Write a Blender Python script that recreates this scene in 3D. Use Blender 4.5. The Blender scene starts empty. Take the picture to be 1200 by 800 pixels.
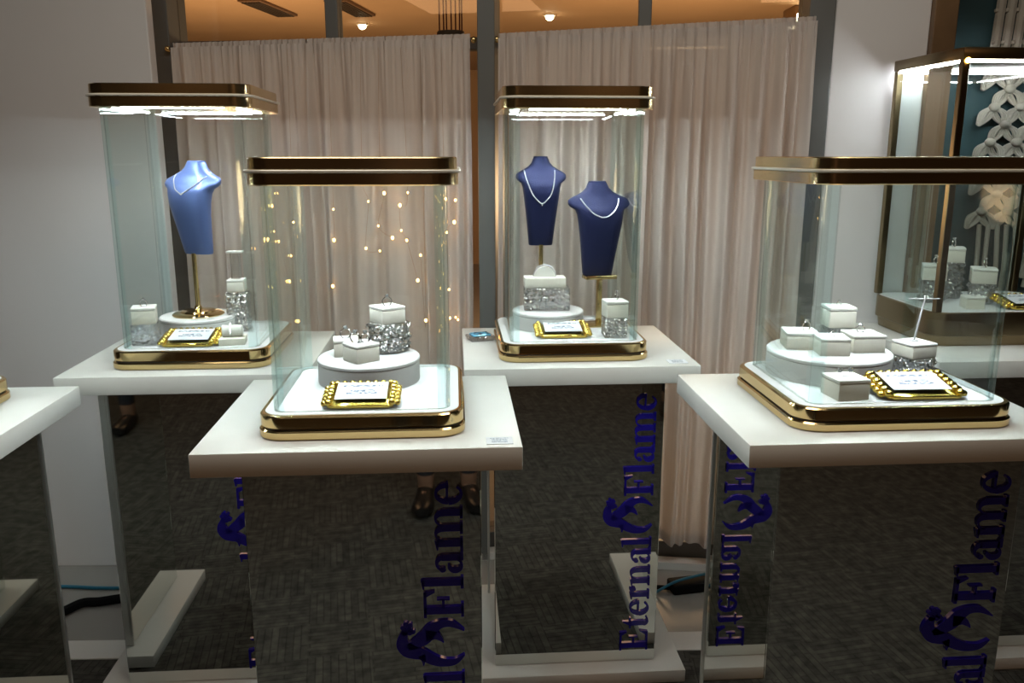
import bpy, bmesh, math, random
from mathutils import Vector, Matrix, Euler
random.seed(7)
PI = math.pi
R = math.radians
scene = bpy.context.scene
COL = scene.collection

# ------------------------------------------------------------------ materials
def new_mat(name):
    m = bpy.data.materials.new(name); m.use_nodes = True
    nt = m.node_tree; nt.nodes.clear()
    return m, nt, nt.nodes.new('ShaderNodeOutputMaterial')

def pbr(name, col, rough=0.5, metal=0.0, noise=0.0, nscale=20.0, bump=0.0, bscale=200.0, coat=0.0, sheen=0.0, emit=None, estr=0.0, spec=0.5):
    m, nt, out = new_mat(name)
    b = nt.nodes.new('ShaderNodeBsdfPrincipled'); nt.links.new(b.outputs[0], out.inputs[0])
    b.inputs['Base Color'].default_value = (*col, 1); b.inputs['Roughness'].default_value = rough
    b.inputs['Metallic'].default_value = metal; b.inputs['Coat Weight'].default_value = coat
    b.inputs['Sheen Weight'].default_value = sheen; b.inputs['Specular IOR Level'].default_value = spec
    if emit: b.inputs['Emission Color'].default_value = (*emit, 1); b.inputs['Emission Strength'].default_value = estr
    tc = nt.nodes.new('ShaderNodeTexCoord')
    if noise > 0:
        n = nt.nodes.new('ShaderNodeTexNoise'); n.inputs['Scale'].default_value = nscale; n.inputs['Detail'].default_value = 5
        nt.links.new(tc.outputs['Object'], n.inputs['Vector'])
        r = nt.nodes.new('ShaderNodeValToRGB')
        r.color_ramp.elements[0].position = 0.3; r.color_ramp.elements[1].position = 0.7
        r.color_ramp.elements[0].color = (*[c * (1 - noise) for c in col], 1)
        r.color_ramp.elements[1].color = (*[min(1, c * (1 + noise)) for c in col], 1)
        nt.links.new(n.outputs[0], r.inputs[0]); nt.links.new(r.outputs[0], b.inputs['Base Color'])
    if bump > 0:
        n2 = nt.nodes.new('ShaderNodeTexNoise'); n2.inputs['Scale'].default_value = bscale; n2.inputs['Detail'].default_value = 3
        nt.links.new(tc.outputs['Object'], n2.inputs['Vector'])
        bp = nt.nodes.new('ShaderNodeBump'); bp.inputs['Strength'].default_value = bump; bp.inputs['Distance'].default_value = 0.002
        nt.links.new(n2.outputs[0], bp.inputs['Height']); nt.links.new(bp.outputs[0], b.inputs['Normal'])
    return m

def sheet_glass(name, edge=(0.78, 0.91, 0.89), face=(0.985, 0.995, 0.99), gl=1.0):
    """clear sheet glass: Fresnel mix of a mirror reflection and straight transmission, greener at grazing angles"""
    m, nt, out = new_mat(name)
    t = nt.nodes.new('ShaderNodeBsdfTransparent'); g = nt.nodes.new('ShaderNodeBsdfGlossy'); g.inputs['Roughness'].default_value = 0.0
    g.inputs['Color'].default_value = (gl, gl, gl, 1)
    ge = nt.nodes.new('ShaderNodeNewGeometry'); dp = nt.nodes.new('ShaderNodeVectorMath'); dp.operation = 'DOT_PRODUCT'
    nt.links.new(ge.outputs['Normal'], dp.inputs[0]); nt.links.new(ge.outputs['Incoming'], dp.inputs[1])
    def mth(op, a, v):
        k = nt.nodes.new('ShaderNodeMath'); k.operation = op
        for i, q in enumerate((a, v)):
            if isinstance(q, (int, float)): k.inputs[i].default_value = q
            else: nt.links.new(q, k.inputs[i])
        return k.outputs[0]
    inv = mth('SUBTRACT', 1.0, mth('ABSOLUTE', dp.outputs['Value'], 0))
    sch = mth('ADD', mth('MULTIPLY', mth('POWER', inv, 5.0), .90), .028)      # Schlick reflectance, the same from both sides
    mc = nt.nodes.new('ShaderNodeMixRGB'); mc.inputs[1].default_value = (*face, 1); mc.inputs[2].default_value = (*edge, 1)
    nt.links.new(mth('POWER', inv, 2.5), mc.inputs[0]); nt.links.new(mc.outputs[0], t.inputs['Color'])
    mx = nt.nodes.new('ShaderNodeMixShader'); nt.links.new(sch, mx.inputs[0])
    nt.links.new(t.outputs[0], mx.inputs[1]); nt.links.new(g.outputs[0], mx.inputs[2]); nt.links.new(mx.outputs[0], out.inputs[0])
    return m

def cut_crystal(name, col, gloss, clear, vscale, strength):
    m, nt, out = new_mat(name)
    tc = nt.nodes.new('ShaderNodeTexCoord'); v = nt.nodes.new('ShaderNodeTexVoronoi'); v.inputs['Scale'].default_value = vscale
    nt.links.new(tc.outputs['Object'], v.inputs['Vector'])
    bp = nt.nodes.new('ShaderNodeBump'); bp.inputs['Strength'].default_value = strength; bp.inputs['Distance'].default_value = .01
    nt.links.new(v.outputs['Distance'], bp.inputs['Height'])
    g = nt.nodes.new('ShaderNodeBsdfGlossy'); g.inputs['Roughness'].default_value = .06; g.inputs['Color'].default_value = (*col, 1); nt.links.new(bp.outputs[0], g.inputs['Normal'])
    k = nt.nodes.new('ShaderNodeBsdfGlass'); k.inputs['IOR'].default_value = 1.35; k.inputs['Color'].default_value = (*col, 1); nt.links.new(bp.outputs[0], k.inputs['Normal'])
    t = nt.nodes.new('ShaderNodeBsdfTransparent'); t.inputs['Color'].default_value = (*col, 1)
    a = nt.nodes.new('ShaderNodeMixShader'); a.inputs[0].default_value = clear; nt.links.new(k.outputs[0], a.inputs[1]); nt.links.new(t.outputs[0], a.inputs[2])
    c = nt.nodes.new('ShaderNodeMixShader'); c.inputs[0].default_value = gloss; nt.links.new(a.outputs[0], c.inputs[1]); nt.links.new(g.outputs[0], c.inputs[2])
    nt.links.new(c.outputs[0], out.inputs[0]); return m

def solid_glass(name, col=(0.93, 0.98, 0.97), ior=1.45, vor=0.0, vscale=60.0, clear=0.25, dist=0.01, white=0.0):
    m, nt, out = new_mat(name)
    g = nt.nodes.new('ShaderNodeBsdfGlass'); g.inputs['Color'].default_value = (*col, 1); g.inputs['IOR'].default_value = ior
    t = nt.nodes.new('ShaderNodeBsdfTransparent'); t.inputs['Color'].default_value = (*col, 1)
    mx = nt.nodes.new('ShaderNodeMixShader'); mx.inputs[0].default_value = clear
    nt.links.new(g.outputs[0], mx.inputs[1]); nt.links.new(t.outputs[0], mx.inputs[2])
    last = mx
    if white > 0:
        d = nt.nodes.new('ShaderNodeBsdfDiffuse'); d.inputs['Color'].default_value = (0.9, 0.93, 0.95, 1)
        mw = nt.nodes.new('ShaderNodeMixShader'); mw.inputs[0].default_value = white
        nt.links.new(mx.outputs[0], mw.inputs[1]); nt.links.new(d.outputs[0], mw.inputs[2]); last = mw
    nt.links.new(last.outputs[0], out.inputs[0])
    if vor > 0:
        tc = nt.nodes.new('ShaderNodeTexCoord'); v = nt.nodes.new('ShaderNodeTexVoronoi'); v.inputs['Scale'].default_value = vscale
        nt.links.new(tc.outputs['Object'], v.inputs['Vector'])
        bp = nt.nodes.new('ShaderNodeBump'); bp.inputs['Strength'].default_value = vor; bp.inputs['Distance'].default_value = dist
        nt.links.new(v.outputs['Distance'], bp.inputs['Height']); nt.links.new(bp.outputs[0], g.inputs['Normal'])
    return m

def emitter(name, col, s):
    m, nt, out = new_mat(name)
    e = nt.nodes.new('ShaderNodeEmission'); e.inputs[0].default_value = (*col, 1); e.inputs[1].default_value = s
    nt.links.new(e.outputs[0], out.inputs[0]); return m

def curtain_mat(name, col):
    m, nt, out = new_mat(name)
    d = nt.nodes.new('ShaderNodeBsdfDiffuse'); t = nt.nodes.new('ShaderNodeBsdfTranslucent'); tr = nt.nodes.new('ShaderNodeBsdfTransparent')
    tc = nt.nodes.new('ShaderNodeTexCoord'); mp = nt.nodes.new('ShaderNodeMapping'); mp.inputs['Scale'].default_value = (60, 60, 1.2)
    n = nt.nodes.new('ShaderNodeTexNoise'); n.inputs['Scale'].default_value = 1.0; n.inputs['Detail'].default_value = 4
    nt.links.new(tc.outputs['Object'], mp.inputs[0]); nt.links.new(mp.outputs[0], n.inputs['Vector'])
    r = nt.nodes.new('ShaderNodeValToRGB'); r.color_ramp.elements[0].position = .3; r.color_ramp.elements[1].position = .7
    r.color_ramp.elements[0].color = (*[c * .9 for c in col], 1); r.color_ramp.elements[1].color = (*col, 1)
    nt.links.new(n.outputs[0], r.inputs[0]); nt.links.new(r.outputs[0], d.inputs[0])
    t.inputs[0].default_value = (*[c * .9 for c in col], 1)
    mx = nt.nodes.new('ShaderNodeMixShader'); mx.inputs[0].default_value = 0.16
    nt.links.new(d.outputs[0], mx.inputs[1]); nt.links.new(t.outputs[0], mx.inputs[2])
    m2 = nt.nodes.new('ShaderNodeMixShader'); m2.inputs[0].default_value = 0.10
    nt.links.new(mx.outputs[0], m2.inputs[1]); nt.links.new(tr.outputs[0], m2.inputs[2]); nt.links.new(m2.outputs[0], out.inputs[0])
    return m

def carpet_mat(name):
    m, nt, out = new_mat(name)
    b = nt.nodes.new('ShaderNodeBsdfPrincipled'); b.inputs['Roughness'].default_value = .95; b.inputs['Specular IOR Level'].default_value = .1
    nt.links.new(b.outputs[0], out.inputs[0])
    tc = nt.nodes.new('ShaderNodeTexCoord')
    def bricks(rot, w, h):
        mp = nt.nodes.new('ShaderNodeMapping'); mp.inputs['Rotation'].default_value = (0, 0, rot)
        nt.links.new(tc.outputs['Object'], mp.inputs[0])
        k = nt.nodes.new('ShaderNodeTexBrick'); k.inputs['Scale'].default_value = 1.0
        k.inputs['Brick Width'].default_value = w; k.inputs['Row Height'].default_value = h; k.inputs['Mortar Size'].default_value = .002
        k.inputs['Color1'].default_value = (.090, .086, .078, 1); k.inputs['Color2'].default_value = (.062, .060, .055, 1); k.inputs['Mortar'].default_value = (.045, .043, .04, 1)
        k.offset = .37; k.offset_frequency = 2
        nt.links.new(mp.outputs[0], k.inputs['Vector']); return k
    k1 = bricks(0.07, .19, .021); k2 = bricks(PI / 2 + .07, .16, .023)
    ck = nt.nodes.new('ShaderNodeTexChecker'); ck.inputs['Scale'].default_value = 5.2
    mp = nt.nodes.new('ShaderNodeMapping'); mp.inputs['Rotation'].default_value = (0, 0, .07)
    nt.links.new(tc.outputs['Object'], mp.inputs[0]); nt.links.new(mp.outputs[0], ck.inputs['Vector'])
    mx = nt.nodes.new('ShaderNodeMixRGB'); nt.links.new(ck.outputs['Fac'], mx.inputs[0]); nt.links.new(k1.outputs[0], mx.inputs[1]); nt.links.new(k2.outputs[0], mx.inputs[2])
    n = nt.nodes.new('ShaderNodeTexNoise'); n.inputs['Scale'].default_value = 26; n.inputs['Detail'].default_value = 6
    nt.links.new(tc.outputs['Object'], n.inputs['Vector'])
    rr = nt.nodes.new('ShaderNodeValToRGB'); rr.color_ramp.elements[0].position = .35; rr.color_ramp.elements[1].position = .68
    rr.color_ramp.elements[0].color = (.6, .6, .6, 1); rr.color_ramp.elements[1].color = (1.25, 1.22, 1.18, 1)
    nt.links.new(n.outputs[0], rr.inputs[0])
    mu = nt.nodes.new('ShaderNodeMixRGB'); mu.blend_type = 'MULTIPLY'; mu.inputs[0].default_value = 1
    nt.links.new(mx.outputs[0], mu.inputs[1]); nt.links.new(rr.outputs[0], mu.inputs[2]); nt.links.new(mu.outputs[0], b.inputs['Base Color'])
    return m

def card_mat(name, rows):
    """white card printed with rows of small illegible strokes; rows = (centre, half height, from, to) in generated coordinates"""
    m, nt, out = new_mat(name)
    b = nt.nodes.new('ShaderNodeBsdfPrincipled'); b.inputs['Roughness'].default_value = .35; nt.links.new(b.outputs[0], out.inputs[0])
    tc = nt.nodes.new('ShaderNodeTexCoord'); sx = nt.nodes.new('ShaderNodeSeparateXYZ'); nt.links.new(tc.outputs['Generated'], sx.inputs[0])
    def mth(op, a, v):
        k = nt.nodes.new('ShaderNodeMath'); k.operation = op
        for i, q in enumerate((a, v)):
            if isinstance(q, (int, float)): k.inputs[i].default_value = q
            else: nt.links.new(q, k.inputs[i])
        return k.outputs[0]
    tot = None
    for c, h, x0, x1 in rows:
        v = mth('LESS_THAN', mth('ABSOLUTE', mth('SUBTRACT', sx.outputs[1], c), 0), h)
        v = mth('MULTIPLY', v, mth('GREATER_THAN', sx.outputs[0], x0)); v = mth('MULTIPLY', v, mth('LESS_THAN', sx.outputs[0], x1))
        tot = v if tot is None else mth('MAXIMUM', tot, v)
    n = nt.nodes.new('ShaderNodeTexNoise'); n.inputs['Scale'].default_value = 16; nt.links.new(tc.outputs['Generated'], n.inputs['Vector'])
    tot = mth('MULTIPLY', tot, mth('GREATER_THAN', n.outputs[0], .47))
    mx = nt.nodes.new('ShaderNodeMixRGB'); mx.inputs[1].default_value = (.82, .85, .9, 1); mx.inputs[2].default_value = (.12, .17, .26, 1)
    nt.links.new(tot, mx.inputs[0]); nt.links.new(mx.outputs[0], b.inputs['Base Color'])
    return m

M = {}
M['laminate'] = pbr('white_laminate', (.74, .73, .70), .38, noise=.02, nscale=8)
M['core'] = pbr('white_board', (.70, .70, .68), .5)
M['mirror'] = pbr('dark_mirror', (.79, .82, .79), .025, 1.0)
M['trim'] = pbr('brushed_edge', (.62, .62, .6), .3, .8)
M['blue'] = pbr('blue_acrylic', (.018, .011, .30), .2, coat=.4)
M['gold'] = pbr('polished_gold', (.86, .66, .33), .10, 1.0)
M['sign_gold'] = pbr('bright_yellow_gold', (.93, .70, .16), .16, 1.0)
M['gold_satin'] = pbr('satin_gold', (.80, .62, .30), .22, 1.0)
M['lidgold'] = pbr('bronze_gold_mirror', (.80, .63, .36), .2, 1.0)
M['pale'] = pbr('pale_champagne_edge', (.84, .82, .74), .3, .15)
M['brass_dark'] = pbr('antique_brass', (.26, .20, .115), .28, 1.0)
M['groove'] = pbr('dark_groove', (.03, .025, .02), .6)
M['pad'] = pbr('white_leatherette', (.86, .87, .88), .55, bump=.15, bscale=400)
M['riser'] = pbr('white_riser_leather', (.80, .80, .80), .42, bump=.2, bscale=350)
M['stitch'] = pbr('grey_stitching', (.28, .28, .29), .7)
M['glass'] = sheet_glass('case_glass')
M['corner'] = solid_glass('bent_corner_glass', (.90, .975, .97), 1.16, clear=.78)
M['winglass'] = sheet_glass('window_glass', (.8, .85, .83), (.95, .97, .96))
M['crystal'] = cut_crystal('cut_crystal', (.96, .98, 1.0), .30, .62, 75, .9)
M['crystal_fine'] = cut_crystal('fine_cut_crystal', (.96, .98, 1.0), .55, .5, 110, 1.0)
M['acrylic'] = solid_glass('clear_acrylic', (.95, .98, .98), 1.3, 0, 60, .5)
M['led'] = emitter('white_led', (.86, .96, .97), 180.0)
M['led_strip_case'] = emitter('white_led_strip', (.9, .96, .97), 75.0)
M['led_warm'] = emitter('amber_led', (1.0, .55, .12), 60.0)
M['leather'] = pbr('navy_leather', (.13, .20, .48), .42, .55, bump=.25, bscale=260, sheen=.1, coat=.3)
M['suede'] = pbr('dark_navy_suede', (.010, .015, .066), .5, .4, spec=.3, bump=.5, bscale=300, sheen=.08)
M['boxwhite'] = pbr('cream_leatherette', (.82, .79, .70), .5, bump=.15, bscale=500)
M['cushion'] = pbr('white_cushion', (.88, .87, .82), .6)
M['silver'] = pbr('bright_silver', (.88, .88, .90), .10, 1.0)
M['gem'] = pbr('cut_gem', (.82, .87, .95), .04, .75, emit=None)
M['pearl'] = pbr('diamond_chain', (.90, .90, .92), .16, .35)
M['card'] = card_mat('printed_card', [(.78, .05, .12, .9), (.48, .06, .28, .75), (.34, .05, .2, .8)])
M['slip'] = card_mat('printed_slip', [(.84, .05, .15, .85), (.64, .06, .2, .8), (.46, .06, .2, .8), (.28, .06, .2, .8)])
M['bluecrystal'] = pbr('blue_marbled_gloss', (.10, .33, .50), .12, noise=.9, nscale=60)
M['carpet'] = carpet_mat('carpet_tiles')
M['tile'] = pbr('light_grey_vinyl', (.30, .288, .272), .45, noise=.05, nscale=3)
M['strip'] = pbr('white_threshold', (.80, .79, .77), .45)
M['wall'] = pbr('white_painted_wall', (.78, .76, .765), .6, noise=.015, nscale=2)
M['mullion'] = pbr('grey_aluminium_frame', (.14, .145, .142), .45, .2)
M['rail'] = pbr('dark_bronze_rail', (.075, .06, .05), .45, .3)
M['curtain'] = curtain_mat('sheer_curtain', (.72, .645, .60))
M['teal'] = pbr('dark_teal_wall', (.026, .068, .078), .7)
M['wood'] = pbr('brown_wood', (.17, .095, .042), .45, noise=.2, nscale=9)
M['rope'] = pbr('macrame_cotton', (.46, .42, .36), .9, bump=.5, bscale=300)
M['ochre'] = pbr('warm_plaster', (.52, .34, .20), .8, noise=.06, nscale=1.5)
M['vent'] = pbr('vent_brown', (.17, .10, .06), .6)
M['cord_black'] = pbr('black_rubber', (.005, .005, .006), .7, spec=.08)
M['cord_blue'] = pbr('blue_rubber', (.02, .16, .26), .4)
M['cord_red'] = pbr('dark_red_cord', (.10, .015, .012), .5)
M['wire'] = pbr('copper_wire', (.45, .28, .16), .35, .8)
M['bulb'] = emitter('fairy_bulb', (1.0, .50, .14), 22.0)
M['lamp'] = emitter('downlight_glow', (1.0, .80, .50), 30.0)
M['hall'] = pbr('hall_wall', (.09, .07, .055), .8)
M['ceil'] = pbr('hall_ceiling', (.16, .14, .12), .9)
M['skin'] = pbr('brown_skin', (.36, .19, .12), .5)
M['trouser'] = pbr('dark_trousers', (.02, .021, .028), .85)
M['shirt'] = pbr('dark_shirt', (.05, .045, .05), .85)
M['hair'] = pbr('black_hair', (.01, .009, .008), .5)
M['shoe'] = pbr('black_leather_shoe', (.012, .011, .011), .3)

# ------------------------------------------------------------------ mesh helpers
def link(name, bm, mats, parent=None, smooth=True, loc=None, rot=None, angle=35):
    bmesh.ops.recalc_face_normals(bm, faces=bm.faces)
    me = bpy.data.meshes.new(name); bm.to_mesh(me); bm.free()
    for m in (mats if isinstance(mats, (list, tuple)) else [mats]): me.materials.append(m)
    if smooth:
        for p in me.polygons: p.use_smooth = True
        me.set_sharp_from_angle(angle=R(angle))
    o = bpy.data.objects.new(name, me); COL.objects.link(o)
    if parent: o.parent = parent
    if loc: o.location = loc
    if rot: o.rotation_euler = rot
    return o

def thing(name, label, cat, loc=(0, 0, 0), rz=0, group=None):
    o = bpy.data.objects.new(name, None); COL.objects.link(o); o.empty_display_size = .05
    o.location = loc; o.rotation_euler = (0, 0, rz); tag(o, label, cat, group); return o
def tag(o, label, cat, group=None):
    o['label'] = label; o['category'] = cat
    if group: o['group'] = group
    return o
def struct(name, bm, mat, loc=None, rot=None, smooth=False):
    o = link(name, bm, mat, None, smooth, loc, rot); o['kind'] = 'structure'; return o
def dup(root, loc, rz, label, group=None, scale=None):
    r = root.copy(); COL.objects.link(r); r.location = loc; r.rotation_euler = (0, 0, rz); r['label'] = label
    if group: r['group'] = group
    if scale: r.scale = scale
    for ch in list(root.children):
        c = ch.copy(); COL.objects.link(c); c.parent = r
        for g in list(ch.children):
            d = g.copy(); COL.objects.link(d); d.parent = c
    return r

def box(bm, x0, x1, y0, y1, z0, z1, bev=0.0, seg=2):
    t = bmesh.new(); bmesh.ops.create_cube(t, size=1)
    for v in t.verts:
        v.co = Vector((x0 + (v.co.x + .5) * (x1 - x0), y0 + (v.co.y + .5) * (y1 - y0), z0 + (v.co.z + .5) * (z1 - z0)))
    if bev > 0: bmesh.ops.bevel(t, geom=t.edges[:], offset=bev, segments=seg, profile=.5, affect='EDGES')
    merge(bm, t); return bm
def merge(bm, t, mat=None):
    if mat is not None: t.transform(mat)
    mp = {v: bm.verts.new(v.co) for v in t.verts}
    for f in t.faces:
        try:
            n = bm.faces.new([mp[v] for v in f.verts]); n.material_index = f.material_index
        except ValueError: pass
    t.free()
def nb(): return bmesh.new()
def bx(*a, **k): return box(nb(), *a, **k)

def rrect(hx, hy, r, n=8):
    pts = []
    for cx, cy, a0 in ((hx - r, hy - r, 0), (-hx + r, hy - r, 90), (-hx + r, -hy + r, 180), (hx - r, -hy + r, 270)):
        for i in range(n + 1):
            a = R(a0 + 90 * i / n); pts.append((cx + r * math.cos(a), cy + r * math.sin(a)))
    return pts
def loft(bm, loops, cap0=True, cap1=True, closed=True):
    """loops: list of lists of 3-D points, same count"""
    vs = [[bm.verts.new(p) for p in l] for l in loops]
    n = len(vs[0])
    for a, b in zip(vs, vs[1:]):
        for i in range(n if closed else n - 1):
            j = (i + 1) % n; bm.faces.new((a[i], a[j], b[j], b[i]))
    if cap0: bm.faces.new(list(reversed(vs[0])))
    if cap1: bm.faces.new(vs[-1])
    return vs
def rprism(bm, hx, hy, r, prof, n=8):
    """rounded rectangle swept up: prof = [(z, inset)]"""
    loft(bm, [[(x, y, z) for x, y in rrect(hx - i, hy - i, max(r - i, .001), n)] for z, i in prof])
    return bm
def lathe(bm, prof, n=40, c=(0, 0)):
    loft(bm, [[(c[0] + r * math.cos(2 * PI * k / n), c[1] + r * math.sin(2 * PI * k / n), z) for k in range(n)] for r, z in prof])
    return bm
def tube(bm, pts, rad, n=8, closed=False, caps=True):
    pts = [Vector(p) for p in pts]; N = len(pts)
    rads = rad if isinstance(rad, (list, tuple)) else [rad] * N
    loops = []; ref = None
    for i, p in enumerate(pts):
        if closed: t = pts[(i + 1) % N] - pts[i - 1]
        else: t = pts[min(i + 1, N - 1)] - pts[max(i - 1, 0)]
        t.normalize()
        if ref is None:
            ref = Vector((0, 0, 1)) if abs(t.z) < .9 else Vector((1, 0, 0))
        u = t.cross(ref); 
        if u.length < 1e-6: u = t.cross(Vector((1, 0, 0)))
        u.normalize(); w = u.cross(t); ref = w
        loops.append([p + (u * math.cos(2 * PI * k / n) + w * math.sin(2 * PI * k / n)) * rads[i] for k in range(n)])
    if closed: loops.append(loops[0]); 
    vs = [[bm.verts.new(q) for q in l] for l in (loops[:-1] if closed else loops)]
    if closed: vs.append(vs[0])
    for a, b in zip(vs, vs[1:]):
        for i in range(n): bm.faces.new((a[i], a[(i + 1) % n], b[(i + 1) % n], b[i]))
    if not closed and caps: bm.faces.new(list(reversed(vs[0]))); bm.faces.new(vs[-1])
    return bm
def ball(bm, c, r, sub=2, sc=(1, 1, 1)):
    t = bmesh.new(); bmesh.ops.create_icosphere(t, subdivisions=sub, radius=r)
    merge(bm, t, Matrix.Translation(c) @ Matrix.Diagonal((*sc, 1))); return bm
def catmull(p, n=6):
    p = [tuple(map(float, q)) for q in p]; out = []
    for i in range(len(p) - 1):
        a, b, c, d = p[max(i - 1, 0)], p[i], p[i + 1], p[min(i + 2, len(p) - 1)]
        for k in range(n):
            t = k / n
            out.append(tuple(.5 * (2 * b[j] + (c[j] - a[j]) * t + (2 * a[j] - 5 * b[j] + 4 * c[j] - d[j]) * t * t + (3 * b[j] - a[j] - 3 * c[j] + d[j]) * t ** 3) for j in range(len(b))))
    out.append(p[-1]); return out

# ------------------------------------------------------------------ camera and light
cam = bpy.data.cameras.new('camera'); co = bpy.data.objects.new('camera', cam); COL.objects.link(co)
cam.sensor_width = 36; cam.lens = 980 / 1200 * 36; cam.clip_start = .02; cam.clip_end = 60
co.location = (0, 0, 1.5); co.rotation_euler = (R(90 - 12.65), 0, 0)
scene.camera = co
scene.view_settings.view_transform = 'Standard'; scene.view_settings.look = 'None'
scene.view_settings.exposure = -0.08; scene.view_settings.gamma = 1.0; scene.view_settings.use_curve_mapping = False
w = bpy.data.worlds.new('hall_air'); scene.world = w; w.use_nodes = True
w.node_tree.nodes['Background'].inputs[0].default_value = (1, .9, .8, 1); w.node_tree.nodes['Background'].inputs[1].default_value = .01
cy = scene.cycles
cy.max_bounces = 14; cy.transparent_max_bounces = 24; cy.glossy_bounces = 8; cy.transmission_bounces = 10; cy.diffuse_bounces = 4
cy.sample_clamp_indirect = 4.0; cy.caustics_reflective = False; cy.caustics_refractive = False

def area(name, loc, size, power, col, rot=(0, 0, 0)):
    l = bpy.data.lights.new(name, 'AREA'); l.shape = 'RECTANGLE'; l.size, l.size_y = size; l.energy = power; l.color = col
    o = bpy.data.objects.new(name, l); COL.objects.link(o); o.location = loc; o.rotation_euler = rot; return o
area('hall_ceiling_lamp', (-1.6, -2.6, 2.96), (1.2, 1.2), 17, (1, .55, .27))
area('hall_ceiling_lamp', (1.8, -2.6, 2.96), (1.2, 1.2), 22, (1, .55, .27))
area('hall_ceiling_lamp', (0.0, 1.3, 2.96), (2.6, .5), 30, (.98, .90, .77))
def point(name, loc, power, col, rad=.15):
    l = bpy.data.lights.new(name, 'POINT'); l.energy = power; l.color = col; l.shadow_soft_size = rad
    o = bpy.data.objects.new(name, l); COL.objects.link(o); o.location = loc; return o
point('lobby_lamp', (-2.0, 6.5, 1.2), 95, (1, .62, .32), .25)
point('lobby_lamp', (1.2, 6.0, 1.2), 95, (1, .62, .32), .25)

# ------------------------------------------------------------------ the setting
YAW = R(4)
WY = R(-6)                                            # the window wall turns a little towards the camera on the right
WM = Matrix.Translation((-.09, 2.93, 0)) @ Matrix.Rotation(WY, 4, 'Z')
def wp(x, y, z): return tuple(WM @ Vector((x, y, z)))
WL = tuple(WM.translation); WR = (0, 0, WY)

b = nb(); box(b, -5, 5, -6, 2.36, -.05, 0); struct('floor', b, M['carpet'])
b = nb(); box(b, -5, 5, 0, 1.6, -.05, 0); struct('floor_window', b, M['tile'], (0, 2.352, 0.0005), (0, 0, R(1.5)))
b = nb(); box(b, -5, 5, -.05, .05, -.02, .004, .002); struct('trim_1', b, M['strip'], (0, 2.352, 0), (0, 0, R(1.5)))
b = nb(); box(b, -5, 5, -6, 3.6, 3.0, 3.05); struct('ceiling', b, M['ceil'])
b = nb(); box(b, -5, 5, -6.1, -6, 0, 3.0); struct('wall_rear', b, M['hall'])
b = nb(); box(b, -5.1, -5, -6, 3.6, 0, 3.0); struct('wall_west', b, M['hall'])
b = nb(); box(b, 5, 5.1, -6, 3.6, 0, 3.0); struct('wall_east', b, M['hall'])
# plain white pier left of the windows, plain white wall right of them (wall local frame: x along, y into the wall)
b = nb(); box(b, -4.9, -1.178, 2.86, 2.91, 0, 3.0, .004); struct('wall_left', b, M['wall'])
b = nb(); box(b, 1.115, 1.405, -.02, .16, 0, 3.0, .004); struct('wall_right', b, M['wall'], WL, WR)
b = nb(); box(b, 1.405, 1.475, -.05, .20, 0, 3.0, .003); struct('trim_2', b, M['wood'], WL, WR)
b = nb(); box(b, 1.475, 4.9, .22, .30, 0, 3.0); struct('wall_recess', b, M['teal'], WL, WR)
# window frame members
def member(name, x0, x1, z0, z1, y0, y1, mat='mullion'):
    b = nb(); box(b, x0, x1, y0, y1, z0, z1, .003); return struct(name, b, M[mat], WL, WR)
member('trim_3', -1.30, -1.10, 0, 3.0, .0, .14)
member('trim_4', -.022, .036, .0, 3.0, -.03, .12)
member('trim_5', 1.035, 1.115, 0, 3.0, -.03, .14)
member('trim_6', -1.10, -.022, 1.845, 1.885, .055, .11, 'rail')
member('trim_7', .036, 1.035, 1.845, 1.885, .055, .11, 'rail')
member('trim_8', -.56, -.515, 1.885, 3.0, .05, .11)
member('trim_9', .505, .548, 1.885, 3.0, .05, .11)
member('trim_10', -1.10, -.022, .02, .085, .03, .13)
member('trim_11', .036, 1.035, .02, .085, .03, .13)
b = nb(); box(b, -1.10, 1.115, -.03, .02, 0, .03, .002); struct('baseboard_window', b, M['strip'], WL, WR)
for i, (x0, x1, z0, z1) in enumerate(((-1.10, -.022, .085, 1.845), (.036, 1.035, .085, 1.845), (-1.10, -.56, 1.885, 2.99), (-.515, -.022, 1.885, 2.99), (.036, .505, 1.885, 2.99), (.548, 1.035, 1.885, 2.99))):
    b = nb(); box(b, x0, x1, .078, .086, z0, z1); struct('window_%d' % (i + 1), b, M['winglass'], WL, WR)
# lobby seen through the clear panes above the curtains
b = nb(); box(b, -7, 7, 3.3, 12, 2.62, 2.7); struct('ceiling_lobby', b, M['ochre'])
b = nb(); box(b, -7, 7, 12, 12.1, -.1, 2.7); struct('wall_lobby', b, M['ochre'])
b = nb(); box(b, -7, 7, 3.95, 12, -.1, -.05); struct('floor_lobby', b, M['tile'])

def vent(loc, label):
    t = thing('ceiling_vent', label, 'vent', loc, R(-8), 'vents in the lobby ceiling')
    b = nb(); box(b, -.09, .09, -.36, .36, -.02, .0, .004); link('vent_frame', b, M['vent'], t)
    b = nb()
    for k in range(6): box(b, -.07 + k * .025, -.055 + k * .025, -.33, .33, -.028, -.018)
    link('slat_grille', b, M['rail'], t)
vent((-1.90, 6.95, 2.62), 'dark brown ceiling vent in the lobby above the left curtain, nearer the grey pier')
vent((-1.26, 6.95, 2.62), 'dark brown ceiling vent in the lobby above the left curtain, nearer the centre post')
def downlight(loc, label, r=.032):
    t = thing('downlight', label, 'ceiling light', loc, 0, 'small lamps in the lobby ceiling')
    b = nb(); lathe(b, [(r * 1.5, -.015), (r * 1.5, 0)], 24); link('ring', b, M['pale'], t)
    b = nb(); lathe(b, [(r * .4, -.05), (r, -.035), (r, -.014)], 20); link('lamp_face', b, M['lamp'], t)
downlight((-1.32, 7.8, 2.62), 'small glowing downlight above the left curtain')
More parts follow.
